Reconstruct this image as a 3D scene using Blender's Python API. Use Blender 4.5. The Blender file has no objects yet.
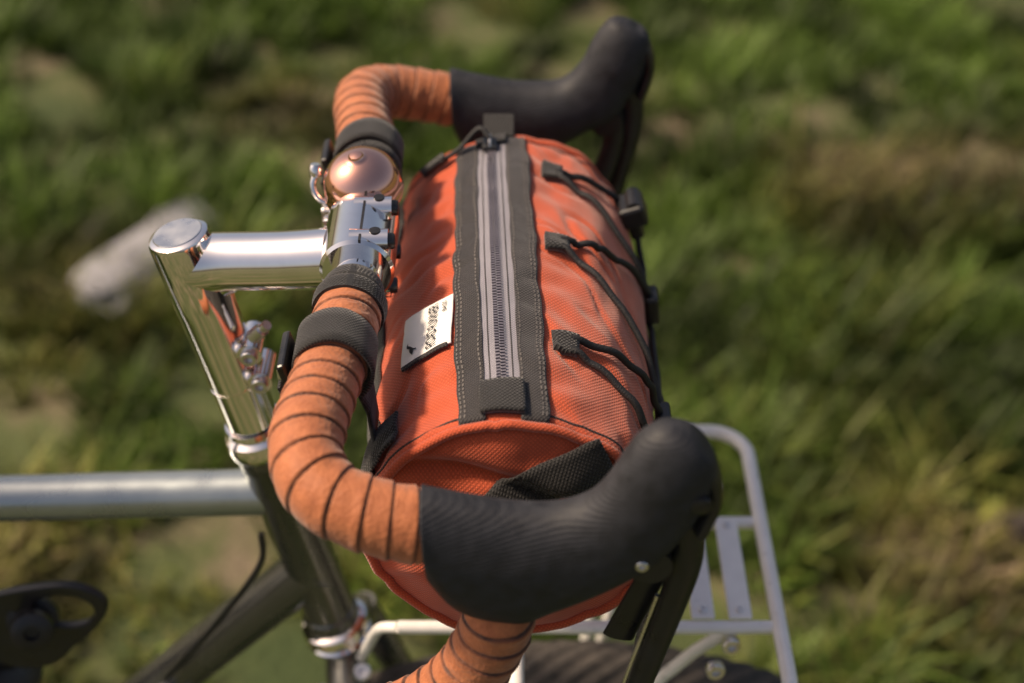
import bpy, bmesh, math, random
import numpy as np
from mathutils import Vector, Matrix, noise
random.seed(4); rng=np.random.default_rng(7)
scene=bpy.context.scene
scene.view_settings.view_transform='Standard'; scene.view_settings.look='None'; scene.view_settings.exposure=0
R=math.radians
GZ=-1.18
# ---------------------------------------------------------------- materials
def newmat(name):
    m=bpy.data.materials.new(name); m.use_nodes=True
    nt=m.node_tree; return m,nt,nt.nodes['Principled BSDF']
def N(nt,t,**kw):
    n=nt.nodes.new(t)
    for k,v in kw.items():
        if k in n.inputs: n.inputs[k].default_value=v
        else: setattr(n,k,v)
    return n
def mat(name,col,rough=.5,metal=0,nscale=60,var=.15,bump=0,bscale=400,rvar=.1,coat=0,spec=.5,sheen=0,bdist=.001,ribs=0):
    m,nt,b=newmat(name); L=nt.links.new
    tc=N(nt,'ShaderNodeTexCoord')
    n=N(nt,'ShaderNodeTexNoise',Scale=nscale,Detail=5); L(tc.outputs['Object'],n.inputs['Vector'])
    mr=N(nt,'ShaderNodeMapRange'); mr.inputs['To Min'].default_value=1-var; mr.inputs['To Max'].default_value=1+var
    mr.inputs['From Min'].default_value=.3; mr.inputs['From Max'].default_value=.7
    L(n.outputs['Fac'],mr.inputs['Value'])
    mx=N(nt,'ShaderNodeMix',data_type='RGBA',blend_type='MULTIPLY'); mx.inputs['Factor'].default_value=1
    mx.inputs['A'].default_value=(*col,1); L(mr.outputs['Result'],mx.inputs['B']); 
    L(mx.outputs['Result'],b.inputs['Base Color'])
    b.inputs['Metallic'].default_value=metal
    mr2=N(nt,'ShaderNodeMapRange'); mr2.inputs['To Min'].default_value=max(.02,rough-rvar); mr2.inputs['To Max'].default_value=min(1,rough+rvar)
    mr2.inputs['From Min'].default_value=.3; mr2.inputs['From Max'].default_value=.7
    L(n.outputs['Fac'],mr2.inputs['Value']); L(mr2.outputs['Result'],b.inputs['Roughness'])
    b.inputs['Specular IOR Level'].default_value=spec
    b.inputs['Coat Weight'].default_value=coat; b.inputs['Coat Roughness'].default_value=.08
    b.inputs['Sheen Weight'].default_value=sheen
    if bump:
        n2=N(nt,'ShaderNodeTexNoise',Scale=bscale,Detail=3); L(tc.outputs['Object'],n2.inputs['Vector'])
        hh=n2.outputs['Fac']
        if ribs:
            mp=N(nt,'ShaderNodeMapping'); mp.inputs['Rotation'].default_value=(0,R(12),0); L(tc.outputs['Object'],mp.inputs['Vector'])
            wv_=N(nt,'ShaderNodeTexWave',Scale=.314/ribs,Distortion=1.5,bands_direction='Z'); wv_.inputs['Detail Scale'].default_value=.6
            L(mp.outputs['Vector'],wv_.inputs['Vector'])
            ad=N(nt,'ShaderNodeMath',operation='MULTIPLY_ADD'); L(wv_.outputs['Fac'],ad.inputs[0]); ad.inputs[1].default_value=.62; L(hh,ad.inputs[2]); hh=ad.outputs[0]
        bp=N(nt,'ShaderNodeBump',Strength=bump,Distance=bdist); L(hh,bp.inputs['Height']); L(bp.outputs['Normal'],b.inputs['Normal'])
    return m
def fabric(name,col,period=.0022,var=.25,bump=.5,rough=.8,sheen=.25):
    m,nt,b=newmat(name); L=nt.links.new
    uv=N(nt,'ShaderNodeUVMap'); hs=[]
    for a in (45,-45):
        mp=N(nt,'ShaderNodeMapping'); mp.inputs['Rotation'].default_value=(0,0,R(a)); L(uv.outputs['UV'],mp.inputs['Vector'])
        w=N(nt,'ShaderNodeTexWave',Scale=.314/period,Distortion=1.2,Detail=2); w.inputs['Detail Scale'].default_value=1.5
        L(mp.outputs['Vector'],w.inputs['Vector']); hs.append(w)
    mm=N(nt,'ShaderNodeMath',operation='MULTIPLY'); L(hs[0].outputs['Fac'],mm.inputs[0]); L(hs[1].outputs['Fac'],mm.inputs[1])
    n=N(nt,'ShaderNodeTexNoise',Scale=25,Detail=6); L(uv.outputs['UV'],n.inputs['Vector'])
    ad=N(nt,'ShaderNodeMath',operation='ADD'); L(mm.outputs[0],ad.inputs[0]); L(n.outputs['Fac'],ad.inputs[1])
    mr=N(nt,'ShaderNodeMapRange'); mr.inputs['From Min'].default_value=.3; mr.inputs['From Max'].default_value=1.4
    mr.inputs['To Min'].default_value=1-var; mr.inputs['To Max'].default_value=1+var; L(ad.outputs[0],mr.inputs['Value'])
    mx=N(nt,'ShaderNodeMix',data_type='RGBA',blend_type='MULTIPLY'); mx.inputs['Factor'].default_value=1
    mx.inputs['A'].default_value=(*col,1); L(mr.outputs['Result'],mx.inputs['B']); L(mx.outputs['Result'],b.inputs['Base Color'])
    bp=N(nt,'ShaderNodeBump',Strength=bump,Distance=.0006); L(mm.outputs[0],bp.inputs['Height']); L(bp.outputs['Normal'],b.inputs['Normal'])
    b.inputs['Roughness'].default_value=rough; b.inputs['Sheen Weight'].default_value=sheen; b.inputs['Specular IOR Level'].default_value=.3
    return m
M_chrome=mat('polished_aluminium',(.93,.88,.85),.07,1,var=.06,rvar=.04,nscale=40)
M_satin=mat('satin_silver',(.74,.72,.70),.3,1,var=.08,nscale=60)
M_rack=mat('silver_rack_tube',(.86,.84,.81),.35,.15,var=.05)
M_copper=mat('copper',(.95,.50,.37),.09,1,var=.05,rvar=.04,nscale=70)
M_frame=mat('frame_paint',(.12,.12,.105),.28,.6,var=.12,nscale=30,coat=.5)
M_frame_skylit=mat('frame_paint_sky_reflect',(.36,.40,.41),.3,.75,var=.06,nscale=30,coat=.4)  # same frame paint, lightened: sky reflection on the top tube put into its colour
M_rubber=mat('hood_rubber',(.020,.021,.026),.64,0,var=.35,nscale=110,bump=.5,bscale=900,spec=.42,bdist=.0005,ribs=.0024,rvar=.08)
M_blk=mat('black_plastic',(.012,.012,.014),.35,0,var=.3)
M_steel=mat('dark_steel',(.06,.06,.06),.35,.8)
M_tyre=mat('tyre_rubber',(.055,.047,.040),.8,0,var=.4,nscale=90,bump=.4)
M_orange=fabric('orange_cordura',(.50,.083,.029),period=.0019,var=.26,bump=.5,sheen=.35)
M_web=fabric('black_webbing',(.012,.011,.011),period=.0018,bump=1.0,rough=.65,var=.5)
M_band=fabric('charcoal_binding',(.024,.021,.022),period=.0016,bump=.7,rough=.6,var=.4)
M_ztape=fabric('grey_zip_tape',(.25,.24,.28),period=.0014,var=.25,bump=.6,rough=.5)
M_label=fabric('label_white',(.86,.84,.81),period=.001,var=.05,bump=.15)
M_ink=mat('ink',(.02,.02,.025),.7)
M_cord=mat('elastic_cord',(.014,.014,.015),.6,bump=.6,bscale=900)
M_thread=mat('thread',(.11,.10,.095),.7)
# bar tape with dark overlap edge
def tape_mat():
    m,nt,b=newmat('cork_bar_tape'); L=nt.links.new
    at=N(nt,'ShaderNodeAttribute',attribute_name='seam'); tc=N(nt,'ShaderNodeTexCoord')
    n=N(nt,'ShaderNodeTexNoise',Scale=110,Detail=8,Roughness=.8); L(tc.outputs['Object'],n.inputs['Vector'])
    cr=N(nt,'ShaderNodeValToRGB'); L(n.outputs['Fac'],cr.inputs['Fac'])
    cr.color_ramp.elements[0].position=.3; cr.color_ramp.elements[0].color=(.28,.080,.027,1)
    cr.color_ramp.elements[1].position=.7; cr.color_ramp.elements[1].color=(.50,.170,.062,1)
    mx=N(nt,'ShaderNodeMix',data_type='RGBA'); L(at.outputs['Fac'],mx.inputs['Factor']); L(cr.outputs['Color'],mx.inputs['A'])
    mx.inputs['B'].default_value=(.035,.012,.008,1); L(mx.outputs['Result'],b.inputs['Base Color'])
    n2=N(nt,'ShaderNodeTexVoronoi',Scale=420); L(tc.outputs['Object'],n2.inputs['Vector'])
    bp=N(nt,'ShaderNodeBump',Strength=.6,Distance=.0006); L(n2.outputs['Distance'],bp.inputs['Height']); L(bp.outputs['Normal'],b.inputs['Normal'])
    b.inputs['Roughness'].default_value=.65; b.inputs['Sheen Weight'].default_value=.25; b.inputs['Specular IOR Level'].default_value=.4
    return m
M_tape=tape_mat()
# ---------------------------------------------------------------- helpers
def empty(name):
    e=bpy.data.objects.new(name,None); e.empty_display_size=.05; scene.collection.objects.link(e); return e
def mk(name,verts,faces,m,parent=None,smooth=True,uvs=None,sub=0,solid=0,bevel=0,angle=None):
    me=bpy.data.meshes.new(name); me.from_pydata([tuple(v) for v in verts],[],faces); me.update()
    bm=bmesh.new(); bm.from_mesh(me); 
    if not solid: bmesh.ops.recalc_face_normals(bm,faces=bm.faces)
    bm.to_mesh(me); bm.free()
    me.materials.append(m)
    if uvs is not None:
        ul=me.uv_layers.new(name='UVMap')
        for l in me.loops: ul.data[l.index].uv=uvs[l.vertex_index]
    if smooth: me.polygons.foreach_set('use_smooth',[True]*len(me.polygons))
    o=bpy.data.objects.new(name,me); scene.collection.objects.link(o)
    if parent: o.parent=parent
    if bevel:
        b=o.modifiers.new('b','BEVEL'); b.width=bevel; b.segments=2; b.limit_method='ANGLE'; b.angle_limit=R(35)
    if solid:
        s=o.modifiers.new('s','SOLIDIFY'); s.thickness=solid; s.offset=1
    if sub:
        s=o.modifiers.new('u','SUBSURF'); s.levels=sub; s.render_levels=sub
    if smooth and angle:
        me.set_sharp_from_angle(angle=R(angle))
    return o
def cr(pts,n=8):
    P=[Vector(p) for p in pts]; P=[2*P[0]-P[1]]+P+[2*P[-1]-P[-2]]; out=[]
    for i in range(1,len(P)-2):
        a,b,c,d=P[i-1:i+3]
        for k in range(n):
            t=k/n
            out.append(.5*((2*b)+(c-a)*t+(2*a-5*b+4*c-d)*t*t+(3*b-a-3*c+d)*t**3))
    out.append(P[-2]); return out
def frames(path,up=Vector((0,0,1))):
    T=[]
    for i in range(len(path)):
        a=path[max(0,i-1)]; b=path[min(len(path)-1,i+1)]; T.append((b-a).normalized())
    n=up-T[0]*up.dot(T[0])
    if n.length<.05: n=Vector((1,0,0))-T[0]*T[0].x
    n.normalize(); out=[]
    for t in T:
        n=(n-t*n.dot(t)).normalized(); out.append((t,n,t.cross(n)))
    return out
def sweep(name,path,r,m,parent=None,seg=20,rb=None,caps=True,up=Vector((0,0,1)),sq=2,**kw):
    path=[Vector(p) for p in path]; F=frames(path,up); V=[];UV=[];s=0
    for i,p in enumerate(path):
        if i: s+=(path[i]-path[i-1]).length
        t,n,b=F[i]; ra=r(i/(len(path)-1)) if callable(r) else r
        rb_=(rb(i/(len(path)-1)) if callable(rb) else rb) if rb else ra
        for k in range(seg):
            a=2*math.pi*k/seg; c,q=math.cos(a),math.sin(a)
            c=math.copysign(abs(c)**(2/sq),c); q=math.copysign(abs(q)**(2/sq),q)
            V.append(p+n*ra*c+b*rb_*q); UV.append((s,k/seg*2*math.pi*max(ra,rb_)))
    Fc=[]
    for i in range(len(path)-1):
        for k in range(seg):
            k2=(k+1)%seg; Fc.append((i*seg+k,i*seg+k2,(i+1)*seg+k2,(i+1)*seg+k))
    if caps:
        Fc.append(tuple(range(seg))[::-1]); Fc.append(tuple((len(path)-1)*seg+k for k in range(seg)))
    kw.setdefault('angle',50)
    return mk(name,V,Fc,m,parent,uvs=UV,**kw)
def lathe(name,origin,axis,prof,m,parent=None,seg=40,angle=40,**kw):
    ax=Vector(axis).normalized(); o=Vector(origin)
    n=ax.orthogonal().normalized(); b=ax.cross(n); V=[];Fc=[]
    for (h,r) in prof:
        for k in range(seg):
            a=2*math.pi*k/seg; V.append(o+ax*h+(n*math.cos(a)+b*math.sin(a))*max(r,1e-5))
    for i in range(len(prof)-1):
        for k in range(seg):
            k2=(k+1)%seg; Fc.append((i*seg+k,i*seg+k2,(i+1)*seg+k2,(i+1)*seg+k))
    Fc.append(tuple(range(seg))[::-1]); Fc.append(tuple((len(prof)-1)*seg+k for k in range(seg)))
    return mk(name,V,Fc,m,parent,angle=angle,uvs=[(v.x+v.z,v.y) for v in V],**kw)
def box(name,c,ax,ay,az,m,parent=None,bevel=.001,**kw):
    c=Vector(c);ax=Vector(ax);ay=Vector(ay);az=Vector(az)
    V=[c+ax*i+ay*j+az*k for i in(-1,1) for j in(-1,1) for k in(-1,1)]
    Fc=[(0,1,3,2),(4,6,7,5),(0,4,5,1),(2,3,7,6),(0,2,6,4),(1,5,7,3)]
    return mk(name,V,Fc,m,parent,smooth=False,bevel=bevel,uvs=[(v.x+v.z,v.y) for v in V],**kw)
def bolt(name,c,axis,r,h,m,parent):
    o=lathe(name,c,axis,[(0,r*.9),(0,r),(h*.8,r),(h,r*.85),(h,r*.5),(h*.5,r*.45)],m,parent,seg=20)
    return o
# ================================================================= BICYCLE
bike=empty('bicycle')
def strz(Z): return Vector((-.0965+.2*(-.1125-Z),0,Z))
sax=(strz(0)-strz(-.3)).normalized()
# stem
def along(z0,prof,name,m):  # prof of (dz,r) going downward
    return lathe(name,strz(z0),-sax,prof,m,bike,seg=56)
along(-.003,[(-.0035,.009),(-.0045,.010),(-.0045,.0165),(-.003,.0195),(0,.0205),(.05,.0203),(.056,.0198),(.10,.0190),(.118,.0188),(.1185,.0176),(.120,.0176),(.1205,.0188),(.157,.0186),(.1575,.0165)],'stem_column',M_chrome)
lathe('stem_cap',strz(-.003)+sax*.0046,sax,[(0,.0165),(.0006,.0160),(.0006,.0100)],M_satin,bike)
lathe('stem_cap_bolt',strz(-.003)+sax*.0012,sax,[(0,.0085),(.002,.0085),(.0036,.0070),(.0036,.0040),(.0,.0036)],M_satin,bike)
CY=-.013
sweep('stem_extension',cr([(-.114,0,-.0225),(-.09,-.001,-.020),(-.05,CY*.6,-.0145),(-.018,CY,-.009)],8),lambda t:.0205-.001*math.sin(math.pi*t),M_chrome,bike,seg=48)
sweep('stem_gusset',cr([(-.108,0,-.052),(-.098,0,-.038),(-.082,-.001,-.030),(-.06,-.003,-.024)],6),lambda t:.013-.004*t,M_chrome,bike,seg=24)
# bar clamp
lathe('stem_clamp',(0,CY-.029,0),(0,1,0),[(0,.0185),(0,.0215),(.002,.0235),(.056,.0235),(.058,.0215),(.058,.0185)],M_chrome,bike,seg=56)
box('faceplate_seam',(.003,CY,.0229),(.0008,0,0),(0,.0285,0),(0,0,.0014),M_steel,bike,bevel=0)
for j,y in enumerate((CY-.019,CY+.019)):
    for k,z in enumerate((.017,-.017)):
        sweep('clamp_lug_%d%d'%(j,k),[(-.004,y,z),(.02,y,z)],.0078,M_chrome,bike,seg=20)
        bolt('clamp_bolt_%d%d'%(j,k),(.019,y,z),(1,0,0),.0052,.005,M_steel,bike)
        lathe('clamp_bolt_recess_%d%d'%(j,k),(.012,y,z+math.copysign(.0072,z)),(0,0,math.copysign(1,z)),[(0,.0036),(.0011,.0036),(.0011,.002)],M_steel,bike,seg=16)
for z in (-.088,-.112):
    c=strz(z)+Vector((.021,0,0))
    sweep('pinch_lug_%d'%int(-z*1000),[c+Vector((0,-.015,0)),c+Vector((0,.013,0))],.0085,M_chrome,bike,seg=20)
    bolt('pinch_bolt_%d'%int(-z*1000),c+Vector((0,-.014,0)),(0,-1,0),.0062,.006,M_satin,bike)
lathe('ferrule',strz(-.082)+Vector((.026,-.012,.008)),(.5,-.2,.6),[(0,.005),(.012,.005),(.013,.0035),(.018,.0035)],M_satin,bike)
# headset
along(-.158,[(0,.0165),(0,.0205),(.004,.0215),(.006,.0195),(.007,.0195),(.010,.0235),(.016,.0248),(.022,.0245),(.025,.0225)],'headset_upper',M_chrome)
along(-.182,[(0,.0215),(.012,.0218),(.014,.0205),(.175,.0205),(.177,.0222),(.186,.0222)],'head_tube',M_frame)
along(-.366,[(0,.0225),(.003,.0265),(.010,.0268),(.013,.024),(.016,.024),(.018,.026),(.022,.025)],'headset_lower',M_chrome)
sweep('top_tube',[(-.083,0,-.2285),(-.60,0,-.246)],.0175,M_frame_skylit,bike,seg=32)
sweep('down_tube',[(-.052,0,-.303),(-.62,0,-.882)],.0205,M_frame,bike,seg=32)
sweep('seat_tube',[(-.545,0,-.13),(-.62,0,-.882)],.0165,M_frame,bike,seg=24)
sweep('seat_post',[(-.53,0,.02),(-.548,0,-.14)],.014,M_satin,bike,seg=24)
sweep('saddle',cr([(-.68,0,.05),(-.6,0,.048),(-.5,0,.042),(-.39,0,.038)],8),.018,M_blk,bike,rb=lambda t:.075*(1-t)**1.3+.017,seg=24)
lathe('bottom_bracket',(-.62,-.038,-.882),(0,1,0),[(0,.022),(.076,.022)],M_frame,bike)
for s in(-1,1):
    sweep('chain_stay_%d'%s,[(-.62,s*.02,-.882),(-1.11,s*.065,-.80)],.010,M_frame,bike)
    sweep('seat_stay_%d'%s,[(-.56,s*.015,-.25),(-1.11,s*.065,-.80)],.008,M_frame,bike)
sweep('crank_arm',[(-.62,-.06,-.882),(-.79,-.07,-.85)],.010,M_satin,bike,rb=.007)
lathe('chainring',(-.62,-.046,-.882),(0,-1,0),[(0,.03),(0,.105),(.003,.105),(.003,.03)],M_steel,bike,seg=60)
# fork
WX,WZ,WR=.150,-.790,.378
sweep('fork_crown',cr([(-.03,-.05,-.415),(-.035,-.025,-.402),(-.036,0,-.398),(-.035,.025,-.402),(-.03,.05,-.415)],6),.0165,M_frame,bike,seg=20)
for s in(-1,1):
    sweep('fork_blade_%d'%s,cr([(-.031,s*.048,-.405),(.02,s*.054,-.55),(.07,s*.056,-.68),(WX,s*.056,WZ)],8),lambda t:.0145-.006*t,M_frame,bike)
bolt('crown_bolt',(-.02,-.04,-.385),(0,-.6,.8),.007,.006,M_satin,bike)
bolt('crown_bolt_side',(-.05,-.055,-.392),(-.3,-.8,.4),.008,.008,M_satin,bike)
def wheel(cx,cz,pre):
    V=[];Fc=[];n=200;s=20
    for i in range(n):
        a=2*math.pi*i/n
        for k in range(s):
            b=2*math.pi*k/s; bump=.0028 if ((i+(k%2))%2==0 and k in(16,17,18,19,0,1,2,3,4)) else 0
            rr=WR-.023+(.023+bump)*math.cos(b); V.append((cx+rr*math.sin(a),(.026+bump)*math.sin(b),cz+rr*math.cos(a)))
    for i in range(n):
        for k in range(s):
            i2=(i+1)%n;k2=(k+1)%s; Fc.append((i*s+k,i2*s+k,i2*s+k2,i*s+k2))
    mk(pre+'_tyre',V,Fc,M_tyre,bike,smooth=False)
    V=[];Fc=[]
    prof=[(WR-.044,-.011),(WR-.042,.011),(WR-.060,.011),(WR-.067,0),(WR-.060,-.011)]
    for i in range(n):
        a=2*math.pi*i/n
        for rr,y in prof: V.append((cx+rr*math.sin(a),y,cz+rr*math.cos(a)))
    for i in range(n):
        for k in range(5): Fc.append((i*5+k,((i+1)%n)*5+k,((i+1)%n)*5+(k+1)%5,i*5+(k+1)%5))
    mk(pre+'_rim',V,Fc,M_satin,bike)
    V=[];Fc=[]
    for i in range(32):
        a=2*math.pi*i/32; sd=1 if i%2 else -1; a2=a+(.5 if (i//2)%2 else -.5)*1.6
        p=Vector((cx+(WR-.06)*math.sin(a),0,cz+(WR-.06)*math.cos(a))); q=Vector((cx+.022*math.sin(a2),sd*.033,cz+.022*math.cos(a2)))
        t=(q-p).normalized(); u=t.orthogonal().normalized()*.001; w=t.cross(u); b=len(V)
        for c in(p,q): V+= [c+u,c+w,c-u,c-w]
        for k in range(4): Fc.append((b+k,b+(k+1)%4,b+4+(k+1)%4,b+4+k))
    mk(pre+'_spokes',V,Fc,M_satin,bike,smooth=False)
    lathe(pre+'_hub',(cx,-.05,cz),(0,1,0),[(0,.008),(.015,.009),(.017,.026),(.02,.026),(.024,.015),(.076,.015),(.08,.026),(.083,.026),(.085,.009),(.1,.008)],M_satin,bike)
wheel(WX,WZ,'front_wheel'); wheel(-1.11,-.80,'rear_wheel')
bolt('cable_stop',(-.186,-.022,-.432),(0,-.8,.5),.008,.008,M_satin,bike)
bolt('cable_stop_front',(-.168,-.022,-.440),(-.2,-.5,.8),.007,.008,M_satin,bike)
sweep('shift_cable',cr([(-.088,-.022,-.25),(-.092,-.026,-.28),(-.13,-.028,-.34),(-.18,-.026,-.41)],8),.0025,M_blk,bike,seg=10)
# ---- handlebar
YS={-1:1.0,1:.935}
def barpts(s):
    top=[(0,0,0),(0,.05,0),(-.003,.10,0),(-.009,.15,0),(-.0145,.19,-.001),(-.0125,.214,-.004),(0,.232,-.010),(.025,.2405,-.017),(.056,.2425,-.025),(.080,.243,-.040),(.092,.243,-.060),(.091,.243,-.085),(.083,.244,-.115),(.064,.245,-.150),(.030,.246,-.176),(-.02,.247,-.188),(-.07,.248,-.190)]
    return cr([(x,s*y*YS[s],z-(.004*min(1,y/.2) if s>0 else 0)) for x,y,z in top],14)
for s,side in((-1,'r'),(1,'l')):
    full=barpts(s)
    d=[0]
    for i in range(1,len(full)): d.append(d[-1]+(full[i]-full[i-1]).length)
    def at(x):
        for i in range(1,len(d)):
            if d[i]>=x: 
                t=(x-d[i-1])/(d[i]-d[i-1]); return full[i-1].lerp(full[i],t)
        return full[-1].copy()
    core=[at(.0+i*.003) for i in range(29)]
    sweep('bar_core_'+side,core,lambda t:.0165-.0008*t,M_chrome,bike,seg=32)
    f0=.057 if s<0 else .060
    start=f0+.023; step=.00062; cnt=int((d[-1]-start)/step)
    path=[at(start+i*step) for i in range(cnt)]; F=frames(path); seg=56; V=[];seam=[]
    pitch=.0148
    for i,p in enumerate(path):
        t,n,b=F[i]; sl=i*step
        wob=.0006*noise.noise(p*60)
        inside=min(1,max(0,(p.x-.052)/.008))*min(1,max(0,(p.z+.090)/.010))
        low=p.z<-.055
        for k in range(seg):
            a=2*math.pi*k/seg
            ph=(sl/pitch+s*a/(2*math.pi)+.22*noise.noise(Vector((sl*25,s,0))))%1.0
            rampv=ph if (s<0 and not low) else 1-ph
            r=.0198+.0013*rampv**1.2+wob+.0005*noise.noise(Vector((p.x*180,p.y*180+a*2,p.z*180)))
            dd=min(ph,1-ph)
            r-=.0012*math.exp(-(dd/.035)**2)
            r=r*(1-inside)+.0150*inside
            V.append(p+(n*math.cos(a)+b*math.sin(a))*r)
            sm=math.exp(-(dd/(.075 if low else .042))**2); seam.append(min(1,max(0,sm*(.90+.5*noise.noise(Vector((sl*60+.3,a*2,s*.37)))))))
    Fc=[]
    for i in range(cnt-1):
        for k in range(seg):
            k2=(k+1)%seg; Fc.append((i*seg+k,i*seg+k2,(i+1)*seg+k2,(i+1)*seg+k))
    Fc.append(tuple(range(seg))); Fc.append(tuple((cnt-1)*seg+k for k in range(seg)))
    o=mk('bar_tape_'+side,V,Fc,M_tape,bike)
    a=o.data.attributes.new('seam','FLOAT','POINT'); a.data.foreach_set('value',seam)
    fin=[at(f0+i*.0015) for i in range(20)]
    sweep('finishing_tape_'+side,fin,lambda t:.0175+.0050*min(1,t*1.6)-(.0016 if abs(t-.5)<.03 else 0)+.0005*math.sin(t*11),M_web,bike,seg=36)
    # --- hood
    Y=s*.2425*YS[s]
    prs=[((.049,.002),(.052,-.052),.0225),((.056,.001),(.070,-.080),.0228),((.072,-.003),(.101,-.090),.0225),((.095,-.008),(.120,-.081),.0215),((.118,-.009),(.140,-.069),.021),((.136,-.002),(.159,-.057),.020),((.147,.013),(.177,-.041),.019),((.154,.029),(.189,-.021),.0190),((.161,.041),(.197,-.004),.0185),((.172,.049),(.2015,.012),.0165),((.184,.047),(.201,.026),.012),((.191,.041),(.197,.033),.005)]
    if s>0: prs=[((a[0]+(.003 if i in(6,7,8) else 0),a[1]-.003 if i<5 else a[1]-.007),(b[0],b[1]+(.007 if 1<i<6 else 0)),w) for i,(a,b,w) in enumerate(prs)]
    tp=cr([(a[0],0,a[1]) for a,b,w in prs],5); bt=cr([(b[0],0,b[1]) for a,b,w in prs],5); ww=cr([(w,0,0) for a,b,w in prs],5)
    seg=48;V=[];Fc=[]
    rings=[(tp[0],bt[0],ww[0].x*.90,.90)]+[(tp[i],bt[i],ww[i].x,1) for i in range(len(tp))]
    for T,B,w,sc in rings:
        c=(T+B)/2; h=(T-B)/2*sc
        for k in range(seg):
            a=2*math.pi*k/seg; cc,q=math.cos(a),math.sin(a)
            cc=math.copysign(abs(cc)**(2/2.35),cc); q=math.copysign(abs(q)**(2/2.35),q)
            flare=1-.12*max(0,cc)
            v=Vector((c.x,Y,c.z))+h*cc+Vector((0,w*q*flare,0))
            v+=Vector((0,math.copysign(1,q)*abs(q),0))*.0011*noise.noise(v*45)
            V.append(v)
    for i in range(len(rings)-1):
        for k in range(seg):
            k2=(k+1)%seg; Fc.append((i*seg+k,i*seg+k2,(i+1)*seg+k2,(i+1)*seg+k))
    Fc.append(tuple(range(seg))); Fc.append(tuple((len(rings)-1)*seg+k for k in range(seg)))
    mk('brake_hood_'+side,V,Fc,M_rubber,bike,sub=1)
    sweep('lever_cap_'+side,cr([(.190,Y,.030),(.199,Y,.017),(.201,Y,.000),(.196,Y,-.020)],6),.005,M_blk,bike,rb=.0125,up=Vector((1,0,0)))
    lathe('lever_cap_pin_'+side,(.193,Y+s*.0135,.008),(0,s,0),[(0,.006),(.003,.0055),(.0036,.0045)],M_blk,bike,seg=20)
    sweep('brake_lever_'+side,cr([(.184,Y,-.004),(.190,Y,-.030),(.190,Y,-.055),(.182,Y,-.098),(.170,Y+s*.004,-.15),(.164,Y+s*.008,-.185),(.168,Y+s*.010,-.205)],8),lambda t:.0105-.0050*t,M_blk,bike,rb=lambda t:.008-.002*t,up=Vector((1,0,0)))
    sweep('shift_lever_'+side,cr([(.176,Y-s*.004,-.035),(.176,Y-s*.008,-.06),(.166,Y-s*.010,-.095),(.158,Y-s*.010,-.12)],8),lambda t:.0075+.002*t,M_blk,bike,rb=.003,up=Vector((1,0,0)))
    sweep('lever_edge_'+side,cr([(.177,Y,-.075),(.170,Y,-.11),(.161,Y+s*.003,-.15),(.156,Y+s*.007,-.18)],6),.0014,M_satin,bike,seg=10)
    bolt('pivot_bolt_'+side,(.165,Y+s*.0165,-.033),(0,s,0),.0036,.003,M_satin,bike)
    sweep('pivot_boss_'+side,[(.170,Y-.013,-.040),(.170,Y+.013,-.040)],.012,M_blk,bike,seg=24)
# ================================================================= BELL
bell=empty('bicycle_bell')
bax=Vector((-.10,-.20,1)).normalized(); bo=Vector((-.001,.0395,.007))
prof=[(0,.0250),(0,.0262),(.002,.0268),(.003,.0260),(.010,.0256)]+[(.010+.0220*math.sin(a),.0256*math.cos(a)) for a in [R(x) for x in range(6,80,6)]]
prof+=[(.0320,.0050),(.0326,.0044),(.0340,.0040),(.0345,.0016)]
lathe('dome',bo,bax,prof,M_copper,bell,seg=64,angle=60)
lathe('base',bo-bax*.010,bax,[(0,.010),(.002,.018),(.009,.021),(.010,.019)],M_satin,bell)
sweep('mount_band',[Vector((0,.031,0)),Vector((0,.047,0))],.0185,M_satin,bell,seg=32)
sweep('striker_arm',cr([bo+Vector((-.014,-.004,-.006)),bo+Vector((-.028,-.004,-.004)),bo+Vector((-.034,0,.004)),bo+Vector((-.032,.004,.012))],6),.0024,M_chrome,bell,seg=12)
lathe('striker_head',bo+Vector((-.032,.004,.010)),(0,.2,1),[(0,.002),(.001,.0045),(.006,.0048),(.009,.003)],M_chrome,bell,seg=20)
box('clamp_block',(-.022,.036,-.008),(.008,0,0),(0,.007,0),(0,0,.009),M_satin,bell,bevel=.002)
bolt('clamp_screw',(-.024,.029,-.010),(-.4,-1,0),.005,.004,M_chrome,bell)
# ================================================================= BAG
bag=empty('handlebar_bag')
BX,BZ,YN,YF=.097,-.100,-.170,.146
def bagP(y,phi,off=0):
    t=(y+.01)/.16
    r=.0880+.0045*(1-min(1,t*t))-.0012*t
    e=min(y-YN,YF-y)
    if e<.006: r-=.0025*(1-max(0,e)/.006)**2
    a=R(phi); q=Vector((math.sin(a)*2.2,y*16,math.cos(a)*2.2))
    n1=noise.noise(q)
    r+=.0028*n1+.0016*noise.noise(q*2.3)
    fold=abs(noise.noise(Vector((math.sin(a)*3.1+y*9,y*26-math.cos(a)*2,3.3))))
    wgt=min(1,abs(phi+6)/30)
    # the sewn-on label keeps its patch of cloth flat
    lw=math.exp(-((y+.072)/.035)**4-((phi+34)/16)**4)
    r-=.0030*max(0,1-fold/.16)*wgt*(.4+.6*max(0,n1+.5))*(1-lw)
    r+=.0009*math.sin(y*230+3*math.sin(a*3)+4*n1)*max(0,1-abs(abs(phi+6)-24)/16)*(1-lw)
    for ys in(-.12,.10): r-=.0026*math.exp(-((y-ys)/.018)**2)*math.exp(-((phi+70)/35)**2)
    r+=off
    return Vector((BX+r*math.sin(a),y,BZ+r*math.cos(a)))
V=[];UV=[];Fc=[];ny=200;na=260
ys=[YN+(YF-YN)*i/ny for i in range(ny+1)]
for y in ys:
    for k in range(na+1): 
        ph=-180+360*k/na; V.append(bagP(y,ph)); UV.append((R(ph)*.088,y))
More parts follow.
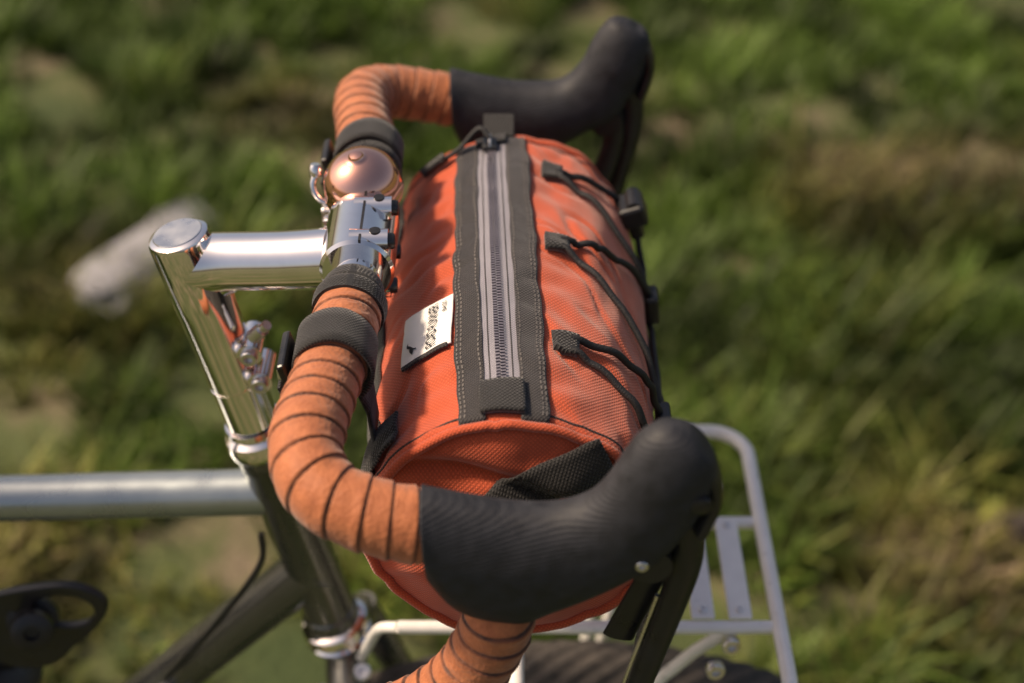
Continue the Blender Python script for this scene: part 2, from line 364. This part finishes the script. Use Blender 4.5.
for i in range(ny):
    for k in range(na): Fc.append((i*(na+1)+k,i*(na+1)+k+1,(i+1)*(na+1)+k+1,(i+1)*(na+1)+k))
o=mk('body',V,Fc,M_orange,bag,uvs=UV)
def capY(x,z,ysg,f):
    b=.016*(1-f**2.4)+.0055*noise.noise(Vector((x*30,ysg,z*30)))*(1-f**6)
    b-=.007*math.exp(-((z-.050+x*.30+3*x*x)/.0055)**2)*(1-f**10)
    b-=.004*math.exp(-((z-.018-x*.5)/.008)**2)*(1-f**4)
    return ysg*b
def cap(ysg,name):
    V=[];UV=[];Fc=[];nr=44;y0=YN if ysg<0 else YF
    for i in range(nr+1):
        f=i/nr
        for k in range(na):
            ph=-180+360*k/na; e=bagP(y0,ph); rr=Vector((e.x-BX,0,e.z-BZ))*f
            V.append(Vector((BX+rr.x,y0+capY(rr.x,rr.z,ysg,f),BZ+rr.z))); UV.append((rr.x,rr.z))
    for i in range(nr):
        for k in range(na): Fc.append((i*na+k,i*na+(k+1)%na,(i+1)*na+(k+1)%na,(i+1)*na+k))
    mk(name,V,Fc,M_orange,bag,uvs=UV)
    p=[bagP(y0,a*3,.0006)+Vector((0,ysg*.001,0)) for a in range(121)]
    sweep(name+'_piping',p,.0030,M_orange,bag,seg=12,caps=False)
    p=[bagP(y0-ysg*.0065,a*3,.0000) for a in range(121)]
    sweep(name+'_seam',p,.0009,M_band,bag,seg=6,caps=False)
cap(-1,'end_cap_r'); cap(1,'end_cap_l')
def patch(name,y0,y1,f0,f1,m,off=.0006,th=.0012,ny=120,nf=8):
    V=[];UV=[];Fc=[]
    for i in range(ny+1):
        y=y0+(y1-y0)*i/ny
        a0=f0(y) if callable(f0) else f0; a1=f1(y) if callable(f1) else f1
        for k in range(nf+1):
            ph=a0+(a1-a0)*k/nf; V.append(bagP(y,ph,off)); UV.append((R(ph)*.088,y))
    for i in range(ny):
        for k in range(nf): Fc.append((i*(nf+1)+k,i*(nf+1)+k+1,(i+1)*(nf+1)+k+1,(i+1)*(nf+1)+k))
    a=V[1]-V[0]; b=V[nf+1]-V[0]; out=V[0]-Vector((BX,V[0].y,BZ))
    if a.cross(b).dot(out)<0: Fc=[f[::-1] for f in Fc]
    return mk(name,V,Fc,m,bag,uvs=UV,solid=th,angle=50)
zc=lambda y:-6.8-3.6*(y/.16)
wv=lambda y:.5*math.sin(y*70)+.25*math.sin(y*190)
patch('zip_tape',YN+.006,YF-.004,lambda y:zc(y)-8.0,lambda y:zc(y)+8.0,M_ztape,.0004,.0010)
patch('binding_left',YN+.001,YF-.001,lambda y:zc(y)-16.8+wv(y),lambda y:zc(y)-6.4+.4*wv(y+.3),M_band,.0008,.0016)
patch('binding_right',YN+.001,YF-.001,lambda y:zc(y)+6.4+.4*wv(y+.7),lambda y:zc(y)+16.3+wv(y+.1),M_band,.0008,.0016)
V=[];Fc=[]
for da in(-15.7,-14.2,-7.5,7.5,13.8,15.2):
    y=YN+.004
    while y<YF-.004:
        for yy in(y,y+.0024):
            for s2 in(-.30,.30): V.append(bagP(yy,zc(yy)+da+s2+.7*wv(yy),.00280))
        b=len(V)-4; Fc.append((b,b+1,b+3,b+2)); y+=.0040
mk('stitching',V,Fc,M_thread,bag)
V=[];Fc=[];y=YN+.03
M_teeth=mat('zip_coil',(.17,.16,.19),.35,.3)
while y<YF-.006:
    for sgn in(-1,1):
        c0=zc(y); pts=[]
        for dy in(-.00065,.00065):
            for a,h in((.15,.0016),(.15,.0034),(1.75,.0034),(1.75,.0016)):
                pts.append(bagP(y+dy+sgn*.0007,c0+sgn*a,h))
        b=len(V); V+=pts
        Fc+=[(b,b+1,b+2,b+3),(b+4,b+7,b+6,b+5),(b+1,b+5,b+6,b+2),(b,b+4,b+5,b+1),(b+2,b+6,b+7,b+3)]
    y+=.0027
mk('zip_coil',V,Fc,M_teeth,bag,smooth=False)
for da in(-4.2,4.2):
    sweep('zip_edge_%d'%int(da),[bagP(YN+.01+(YF-YN-.016)*i/120,zc(YN+.01+(YF-YN-.016)*i/120)+da,.0013) for i in range(121)],.0005,M_band,bag,seg=6)
patch('tab_near',YN+.004,YN+.030,lambda y:zc(y)-7.8,lambda y:zc(y)+7.8,M_web,.0030,.0026,ny=12)
patch('tab_far',YF-.012,YF+.001,lambda y:zc(y)-7,lambda y:zc(y)+7,M_web,.0030,.0022,ny=8)
box('tab_far_loop',bagP(YF,zc(YF)+4,.006)+Vector((0,.008,.002)),(.011,0,0),(0,.009,.004),(0,-.0007,.0015),M_web,bag,bevel=.0006)
zp=bagP(YF-.014,zc(YF),.0045)
box('zip_slider',zp,(.0055,0,0),(0,.0075,0),(0,0,.0025),M_steel,bag,bevel=.0015)
sweep('zip_slider_bridge',cr([zp+Vector((0,.006,.001)),zp+Vector((0,.003,.006)),zp+Vector((0,-.003,.006)),zp+Vector((0,-.006,.001))],6),.0012,M_satin,bag,seg=10)
c1=[zp+Vector((0,0,.006)),zp+Vector((-.008,.006,.010)),bagP(YF-.012,-24,.006),bagP(YF-.022,-33,.005)]
sweep('zip_pull_cord',cr(c1,8),.0016,M_cord,bag,seg=10)
sweep('zip_pull_cord_2',cr([p+Vector((0,-.003,.001)) for p in c1],8),.0016,M_cord,bag,seg=10)
sweep('zip_pull_grip',[bagP(YF-.020,-30,.006),bagP(YF-.026,-42,.006)],.0040,M_cord,bag,seg=14)
lab=patch('label',-.0975,-.0480,-45.5,-22.6,M_label,.0018,.0010,ny=60,nf=30)
patch('label_tab',-.0995,-.0965,-45,-24,M_band,.0020,.0014,ny=4,nf=30)
def text(txt,size,y0,phb,name,sx=.86,bold=.012):
    cu=bpy.data.curves.new(name,'FONT'); cu.body=txt; cu.size=size; cu.resolution_u=3; cu.offset=size*bold
    ob=bpy.data.objects.new(name+'_tmp',cu); scene.collection.objects.link(ob)
    dg=bpy.context.evaluated_depsgraph_get(); me=bpy.data.meshes.new_from_object(ob.evaluated_get(dg))
    bpy.data.objects.remove(ob)
    wd=max(v.co.x for v in me.vertices)
    for v in me.vertices:
        x,y=v.co.x,v.co.y; v.co=bagP(y0+x*sx/wd,phb-math.degrees(y/.090),.0038)
    me.materials.clear(); me.materials.append(M_ink)
    o2=bpy.data.objects.new(name,me); scene.collection.objects.link(o2); o2.parent=bag
text('ROAD RUNNER',.0098,-.0945,-29.0,'label_text',.0435)
text('BAGS',.0040,-.063,-25.2,'label_text_small',.010)
V=[bagP(-.088+x*.0011,-39.2-y*.62,.0038) for x,y in((-4,0),(-1,2),(2,2.2),(4,4.5),(6,4.8),(9,4),(6,3.6),(4,1.5),(1,-.8),(0,-3),(-.8,-3),(-.5,-.8),(-2,-.6))]
mk('label_bird',V,[tuple(range(13))],M_ink,bag)
patch('back_binding',YN+.004,YF-.004,-100,-66,M_web,.0006,.0018,nf=16)
patch('side_strap_r',-.158,-.132,-98,-47,M_web,.003,.0018,ny=16,nf=30)
patch('front_strap_r',-.160,-.140,60,120,M_web,.001,.0018,ny=16,nf=30)
V=[];UV=[];Fc=[]
A=Vector((.078,0,-.066)); B=Vector((.152,0,-.034)); Nn=Vector((-.40,0,.915))
for i in range(21):
    p=A.lerp(B,i/20)
    for k in range(7):
        q=p+Nn*((k/6-.5)*.029*(.45+.55*math.sin(min(1,i/9)*1.57)))
        x,z=q.x-BX,q.z-BZ; f=min(1,math.hypot(x,z)/.088)
        V.append(Vector((q.x,YN+capY(x,z,-1,f)-.003-.001*f,q.z))); UV.append((i*.004,k*.004))
for i in range(20):
    for k in range(6): Fc.append((i*7+k,(i+1)*7+k,(i+1)*7+k+1,i*7+k+1))
mk('end_strip',V,Fc,M_web,bag,uvs=UV,solid=.0012)
sweep('hanging_strap',cr([(.176,-.148,-.10),(.182,-.165,-.15),(.176,-.178,-.20),(.170,-.180,-.26),(.172,-.172,-.31)],8),.0012,M_web,bag,rb=.0105,up=Vector((1,0,0)),sq=4)
for s,yc,nm,w in((-1,-.126,'r',.0150),(1,.098,'l',.0125)):
    bx=-.0055 if s<0 else -.003; prof=[]
    for k in range(33):
        a=R(200-k*250/32); prof.append(Vector((bx+.0240*math.cos(a),0,.0240*math.sin(a))))
    prof.append(Vector((.014,0,-.03))); prof.append(Vector((.016,0,-.055)))
    V=[];UV=[];Fc=[]
    for i,p in enumerate(prof):
        for k,dy in enumerate((-w,-w*.5,0,w*.5,w)): V.append(p+Vector((0,yc+dy+.0008*math.sin(i*.5),0))+Vector((0,0.06*s*p.x,0))); UV.append((i*.004,dy))
    for i in range(len(prof)-1):
        for k in range(4): Fc.append((i*5+k,i*5+k+1,(i+1)*5+k+1,(i+1)*5+k))
    mk('bar_strap_'+nm,V,Fc,M_web,bag,uvs=UV,solid=.002)
    bc=Vector((bx-.027,yc,-.006))
    box('strap_buckle_'+nm,bc,(.0025,0,.001),(0,w+.002,0),(-.003,0,.012),M_blk,bag,bevel=.0015)
    box('buckle_bar_'+nm,bc+Vector((-.004,0,.004)),(.0015,0,0),(0,w,0),(0,0,.004),M_satin,bag,bevel=.001)
    box('strap_tail_'+nm,bc+Vector((-.002,-.002,-.022)),(.001,0,0),(0,.010,0),(-.004,0,.014),M_web,bag,bevel=.0004)
def cordp(nm,pts,off=.0044,rad=.0023):
    c=cr([(a,b,0) for a,b in pts],10); 
    sweep(nm,[bagP(p.x,p.y,off+.0006*math.sin(i*.7)) for i,p in enumerate(c)],rad,M_cord,bag,seg=12)
L1,L2,L3=(.098,19),(.004,19),(-.100,21)
cordp('cord_1',[L1,(.103,30),(.112,50),(.116,66)])
cordp('cord_2',[(L1[0]-.005,19),(.080,34),(.055,60),(.044,86)])
cordp('cord_3',[(L2[0]+.004,19),(.014,32),(.030,56),(.046,84)])
cordp('cord_4',[(L2[0]-.005,19),(-.014,32),(-.045,60),(-.078,88)])
cordp('cord_5',[(L3[0]+.004,21),(-.092,36),(-.084,60),(-.078,86)])
cordp('cord_6',[(L3[0]-.005,21),(-.112,34),(-.125,52),(-.132,76)])
cordp('cord_7',[(.116,66),(.10,84),(.06,90),(.03,92),(-.02,93),(-.078,90)],.006)
cordp('cord_8',[(-.132,76),(-.12,88),(-.09,96),(-.04,98),(.05,97),(.11,90)],.004)
for i,(y,a) in enumerate((L1,L2,L3)):
    patch('cord_loop_%d'%i,y-.0085,y+.0085,a-6,a+3.5,M_web,.0022,.004,ny=8,nf=5)
for i,(y,a) in enumerate(((.118,70),(.045,84),(-.078,86))):
    p=bagP(y,a,.006); o=Vector((math.sin(R(a)),0,math.cos(R(a)))); t=Vector((math.cos(R(a)),0,-math.sin(R(a))))
    box('cord_hook_%d'%i,p,o*.005,Vector((0,.010,0)),t*.011,M_blk,bag,bevel=.0025)
p=bagP(.106,60,.010); box('cord_lock',p,(.009,0,.003),(0,.013,0),(-.003,0,.008),M_blk,bag,bevel=.003)
sweep('cord_lock_barrel',[p+Vector((0,-.010,.006)),p+Vector((0,.012,.006))],.006,M_blk,bag)
# ================================================================= RACK
rack=empty('front_rack')
RZ=-.285; RY=-.014
def rr(pts,r,name,m=M_rack): return sweep(name,cr(pts,8),r,m,rack,seg=16)
def loop(x0,x1,y,z,c=.03):
    P=[(x0,RY-y,z)]
    for cx,cy,a0 in((x1-c,-y+c,-90),(x1-c,y-c,0)):
        for a in range(0,91,10): P.append((cx+c*math.cos(R(a0+a)),RY+cy+c*math.sin(R(a0+a)),z))
    P.append((x0,RY+y,z)); return P
sweep('deck_loop',[Vector(p) for p in loop(.10,.290,.145,RZ)],.0058,M_rack,rack,seg=16)
sweep('deck_rail_a',[(.06,.026,RZ-.002),(.288,.026,RZ-.002)],.0050,M_rack,rack,seg=16)
sweep('deck_rail_b',[(.015,-.080,RZ-.002),(.289,-.080,RZ-.002)],.0050,M_rack,rack,seg=16)
sweep('deck_cross_a',[(.10,RY-.145,RZ),(.10,RY+.145,RZ)],.0055,M_rack,rack,seg=16)
for i,x in enumerate((.235,.262)):
    box('deck_slat_%d'%i,(x,-.027,RZ+.004),(.0085,0,0),(0,.050,0),(0,0,.0015),M_rack,rack,bevel=.001)
    for y in(-.070,.016): bolt('slat_bolt_%d_%d'%(i,int(y*1000)),(x,y,RZ+.005),(0,0,1),.003,.002,M_satin,rack)
for s in(-1,1):
    rr([(.200,RY+s*.143,RZ-.003),(.185,s*.13,RZ-.06),(.16,s*.09,-.55),(WX,s*.07,WZ)],.0050,'stay_%d'%s)
    rr([(.262,s*.075,RZ-.006),(.225,s*.07,RZ-.05),(.185,s*.066,RZ-.13),(.16,s*.066,-.60)],.0048,'inner_stay_%d'%s)
rr([(.015,-.080,RZ-.002),(.000,-.070,-.300),(-.012,-.045,-.345),(-.022,-.025,-.385)],.0042,'crown_mount')
bolt('rack_bolt',(.255,-.086,RZ-.012),(.1,-1,.2),.007,.006,M_satin,rack)
bolt('rack_bolt_b',(.245,-.090,RZ-.035),(.1,-1,.2),.007,.006,M_satin,rack)
# ================================================================= WATER BOTTLE
bot=empty('water_bottle')
u=Vector((.70,0,.714)); c0=Vector((-.330,0,-.425))
lathe('body',c0-u*.19,u,[(0,.034),(.004,.039),(.06,.041),(.10,.038),(.13,.041),(.165,.041),(.185,.036),(.19,.034)],M_steel,bot)
lathe('lid',c0,u,[(0,.037),(.002,.039),(.016,.038),(.019,.030),(.020,.014),(.026,.012)],M_blk,bot)
cx,cz=-.256,-.332
outer=[(-.068,.000),(-.050,.022),(-.015,.034),(.024,.038),(.046,.020),(.036,-.006),(.014,-.030),(-.012,-.054),(-.044,-.054),(-.066,-.028)]
oc=cr([(a,0,b) for a,b in outer+[outer[0]]],5)[:-1]; n=len(oc)
hc=Vector((.012,0,.010)); V=[];Fc=[]
for yy in(-.034,-.027):
    for i,p in enumerate(oc): V.append(Vector((cx+p.x,yy,cz+p.z)))
    for i,p in enumerate(oc):
        d=(p-hc).normalized(); V.append(Vector((cx+hc.x+d.x*.023,yy,cz+hc.z+d.z*.017)))
for i in range(n):
    j=(i+1)%n
    Fc+=[(i,j,n+j,n+i),(2*n+i,3*n+i,3*n+j,2*n+j),(i,2*n+i,2*n+j,j),(n+i,n+j,3*n+j,3*n+i)]
mk('carry_loop',V,Fc,M_blk,bot,bevel=.002,angle=40)
lathe('spout',(cx-.016,-.027,cz-.004),(.25,-.85,.35),[(0,.020),(.008,.0195),(.009,.014),(.020,.013),(.021,.016),(.028,.0155),(.030,.011),(.030,.006),(.026,.005)],M_blk,bot)
sweep('neck',[Vector((cx-.016,-.027,cz-.004)),c0+u*.02],.012,M_blk,bot)
# ================================================================= GROUND
def vnoise(x,y,sc,seed):
    g=np.random.default_rng(seed).random((256,256)); X=x/sc+100;Y=y/sc+100
    xi=np.floor(X).astype(int);yi=np.floor(Y).astype(int);fx=X-xi;fy=Y-yi;fx=fx*fx*(3-2*fx);fy=fy*fy*(3-2*fy)
    a=g[xi%256,yi%256];b=g[(xi+1)%256,yi%256];c=g[xi%256,(yi+1)%256];d=g[(xi+1)%256,(yi+1)%256]
    return (a*(1-fx)+b*fx)*(1-fy)+(c*(1-fx)+d*fx)*fy
def gh(x,y): 
    f=np.clip(1-(np.hypot(x,y-1)-6)/10,0,1)
    return GZ+f*(.05*(vnoise(x,y,.55,1)-.5)+.03*(vnoise(x,y,.16,2)-.5))*np.clip((np.abs(y)-.06)/.15,.0,1)
xs=np.concatenate([[-300,-80,-30,-14],np.linspace(-7,7,281),[14,30,80,300]]); ysr=np.concatenate([[-300,-80,-30,-12],np.linspace(-4,9,261),[14,30,80,300]])
XX,YY=np.meshgrid(xs,ysr,indexing='ij'); ZZ=gh(XX,YY)
V=np.stack([XX.ravel(),YY.ravel(),ZZ.ravel()],1); nx,nyy=len(xs),len(ysr)
ii=np.arange(nx-1)[:,None]*nyy+np.arange(nyy-1)[None,:]; ii=ii.ravel()
Fq=np.stack([ii,ii+nyy,ii+nyy+1,ii+1],1)
me=bpy.data.meshes.new('ground'); me.from_pydata(V.tolist(),[],Fq.tolist()); me.polygons.foreach_set('use_smooth',[True]*len(me.polygons))
m,nt,b=newmat('ground_soil'); L=nt.links.new
tc=N(nt,'ShaderNodeTexCoord'); n1=N(nt,'ShaderNodeTexNoise',Scale=2.6,Detail=9,Roughness=.7); L(tc.outputs['Object'],n1.inputs['Vector'])
c=N(nt,'ShaderNodeValToRGB'); L(n1.outputs['Fac'],c.inputs['Fac']); e=c.color_ramp.elements
e[0].position=.36; e[0].color=(.040,.060,.016,1); e[1].position=.72; e[1].color=(.27,.195,.155,1)
x=e.new(.50); x.color=(.075,.09,.028,1); x=e.new(.60); x.color=(.16,.13,.08,1)
L(c.outputs['Color'],b.inputs['Base Color']); b.inputs['Roughness'].default_value=.95
n2=N(nt,'ShaderNodeTexNoise',Scale=60,Detail=6); L(tc.outputs['Object'],n2.inputs['Vector'])
bp=N(nt,'ShaderNodeBump',Strength=.8,Distance=.02); L(n2.outputs['Fac'],bp.inputs['Height']); L(bp.outputs['Normal'],b.inputs['Normal'])
me.materials.append(m); g=bpy.data.objects.new('ground',me); scene.collection.objects.link(g)
# grass
NT=26000
tx=rng.uniform(-2.8,3.0,NT); ty=rng.uniform(-.6,5.0,NT)
dens=.5*vnoise(tx,ty,.30,11)+.5*vnoise(tx,ty,.13,12)
bare=vnoise(tx,ty,.36,13)
keep=(dens>.27+.28*np.clip((bare-.70)/.15,0,1))&~((np.abs(ty)<.10)&(np.abs(tx)<1.6))
for px,py,pr in((-.74,1.10,.13),(-.36,.86,.12),(1.6,2.9,.28),(-.98,2.3,.14),(1.15,2.0,.10),(.85,1.30,.09),(.3,2.7,.12),(1.9,2.0,.18),(-.3,2.0,.08),(.58,.72,.07)):
    keep&=~((np.hypot(tx-px,(ty-py)*1.3)<pr*(.5+.9*vnoise(tx,ty,.09,14))))
keep&=~((np.abs(tx+.62)<.10)&(np.abs(ty-1.62)<.12)&(rng.random(NT)<.8))
tx=tx[keep];ty=ty[keep];dens=dens[keep]; nt_=len(tx)
B=11
th=(.028+.085*np.clip(dens-.3,0,.5)/.5*rng.uniform(.5,1.4,nt_))
cx=np.repeat(tx,B)+rng.normal(0,.016,nt_*B); cy=np.repeat(ty,B)+rng.normal(0,.016,nt_*B)
h=np.repeat(th,B)*rng.uniform(.5,1.25,nt_*B); az=rng.uniform(0,2*np.pi,nt_*B); lean=rng.uniform(.3,1.3,nt_*B)*h
w=rng.uniform(.0022,.0055,nt_*B)
dx,dy=np.cos(az),np.sin(az); sx,sy=-dy*w,dx*w; z0=gh(cx,cy)-.005
P=np.zeros((nt_*B,5,3))
P[:,0]=np.stack([cx-sx,cy-sy,z0],1);P[:,1]=np.stack([cx+sx,cy+sy,z0],1)
mx_,my_=cx+dx*lean*.35,cy+dy*lean*.35
P[:,2]=np.stack([mx_+sx*.8,my_+sy*.8,z0+h*.6],1);P[:,3]=np.stack([mx_-sx*.8,my_-sy*.8,z0+h*.6],1)
P[:,4]=np.stack([cx+dx*lean,cy+dy*lean,z0+h],1)
nb=nt_*B; base=np.arange(nb)*5
loops=np.stack([base,base+1,base+2,base+3,base+3,base+2,base+4],1).ravel()
ls=np.stack([np.arange(nb)*7,np.arange(nb)*7+4],1).ravel()
me=bpy.data.meshes.new('grass'); me.vertices.add(nb*5); me.vertices.foreach_set('co',P.ravel())
me.loops.add(nb*7); me.loops.foreach_set('vertex_index',loops.astype(np.int32)); me.polygons.add(nb*2)
me.polygons.foreach_set('loop_start',ls.astype(np.int32)); 
me.update(calc_edges=True); me.validate()
dryn=vnoise(cx,cy,.38,21); dry=np.clip((dryn-.62)*1.9+.20*np.clip((cx-.4)*1.0,0,1)+rng.normal(0,.15,nb),0,1)
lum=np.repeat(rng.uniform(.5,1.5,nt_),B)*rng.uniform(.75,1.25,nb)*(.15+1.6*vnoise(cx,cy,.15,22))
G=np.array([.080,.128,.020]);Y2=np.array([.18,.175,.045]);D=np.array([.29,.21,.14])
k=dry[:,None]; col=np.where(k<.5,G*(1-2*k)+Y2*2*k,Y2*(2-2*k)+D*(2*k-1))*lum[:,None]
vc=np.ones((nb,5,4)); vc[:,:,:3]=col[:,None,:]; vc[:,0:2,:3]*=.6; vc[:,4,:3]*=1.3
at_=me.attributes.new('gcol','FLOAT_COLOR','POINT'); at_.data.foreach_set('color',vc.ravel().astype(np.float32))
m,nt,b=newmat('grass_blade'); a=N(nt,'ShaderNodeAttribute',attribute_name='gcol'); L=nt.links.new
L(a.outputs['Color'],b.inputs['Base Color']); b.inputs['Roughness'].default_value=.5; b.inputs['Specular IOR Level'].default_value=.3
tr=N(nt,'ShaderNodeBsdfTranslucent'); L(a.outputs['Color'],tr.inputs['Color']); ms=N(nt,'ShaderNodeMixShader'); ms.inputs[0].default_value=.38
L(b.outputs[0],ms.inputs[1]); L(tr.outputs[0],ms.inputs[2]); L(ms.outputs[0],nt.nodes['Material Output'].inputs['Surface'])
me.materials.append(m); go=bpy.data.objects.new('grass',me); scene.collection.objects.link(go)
# rock and branches
def rock(name,c,sx,sy,sz,rz,seed,m):
    bm=bmesh.new(); bmesh.ops.create_icosphere(bm,subdivisions=4,radius=1)
    for v_ in bm.verts:
        q=v_.co.copy(); s_=1+.34*noise.noise(q*1.3+Vector((seed,0,0)))+.12*noise.noise(q*4+Vector((seed,3,0)))
        q=Vector([math.copysign(abs(t)**.6,t) for t in q])*s_; v_.co=Vector((q.x*sx,q.y*sy,q.z*sz))
    me=bpy.data.meshes.new(name); bm.to_mesh(me); bm.free(); me.materials.append(m)
    me.polygons.foreach_set('use_smooth',[True]*len(me.polygons))
    o=bpy.data.objects.new(name,me); o.location=c; o.rotation_euler=(.15,.1,rz); scene.collection.objects.link(o)
M_rock=mat('pale_rock',(.27,.265,.28),.85,0,nscale=14,var=.4,bump=.6,bscale=60,bdist=.01)
rock('rock',(-.610,1.60,GZ+.045),.185,.062,.035,R(66),1,M_rock)
M_bark=mat('bark',(.045,.035,.028),.9,0,bump=.8,bscale=80,bdist=.01)
sweep('fallen_branch',cr([(1.05,1.72,GZ+.05),(1.25,1.76,GZ+.07),(1.5,1.70,GZ+.06),(1.8,1.76,GZ+.07)],6),.026,M_bark)
sweep('fallen_branch',cr([(.88,.86,GZ+.05),(1.05,.90,GZ+.06),(1.4,.86,GZ+.05)],6),.022,M_bark)
# ================================================================= LIGHT & CAMERA
sd=Vector((-.49,.06,.59)).normalized()
el=math.asin(sd.z); az=math.atan2(sd.x,sd.y)
w=bpy.data.worlds.new('World'); scene.world=w; w.use_nodes=True
wn=w.node_tree
sk=wn.nodes.new('ShaderNodeTexSky'); sk.sky_type='NISHITA'; sk.sun_disc=False; sk.sun_elevation=el; sk.sun_rotation=az; sk.dust_density=5; sk.air_density=1.0
tint=wn.nodes.new('ShaderNodeMix'); tint.data_type='RGBA'; tint.blend_type='MULTIPLY'; tint.inputs['Factor'].default_value=1; tint.inputs['B'].default_value=(1.05,.95,.88,1)
wn.links.new(sk.outputs[0],tint.inputs['A'])
bg=wn.nodes['Background']; wn.links.new(tint.outputs['Result'],bg.inputs['Color']); bg.inputs['Strength'].default_value=.12
ld=bpy.data.lights.new('sun','SUN'); ld.energy=5.0; ld.angle=R(6); ld.color=(1,.80,.58)
lo=bpy.data.objects.new('sun',ld); lo.rotation_euler=sd.to_track_quat('Z','Y').to_euler(); scene.collection.objects.link(lo)
cd=bpy.data.cameras.new('camera'); cam=bpy.data.objects.new('camera',cd); scene.collection.objects.link(cam)
cam.location=(.097,-.8068,.5429); cam.rotation_euler=(R(90-38),0,0)
cd.sensor_width=36; cd.lens=52.73; cd.clip_start=.02; cd.clip_end=1000
cd.dof.use_dof=True; cd.dof.focus_distance=.905; cd.dof.aperture_fstop=3.1; cd.dof.aperture_blades=9
scene.camera=cam
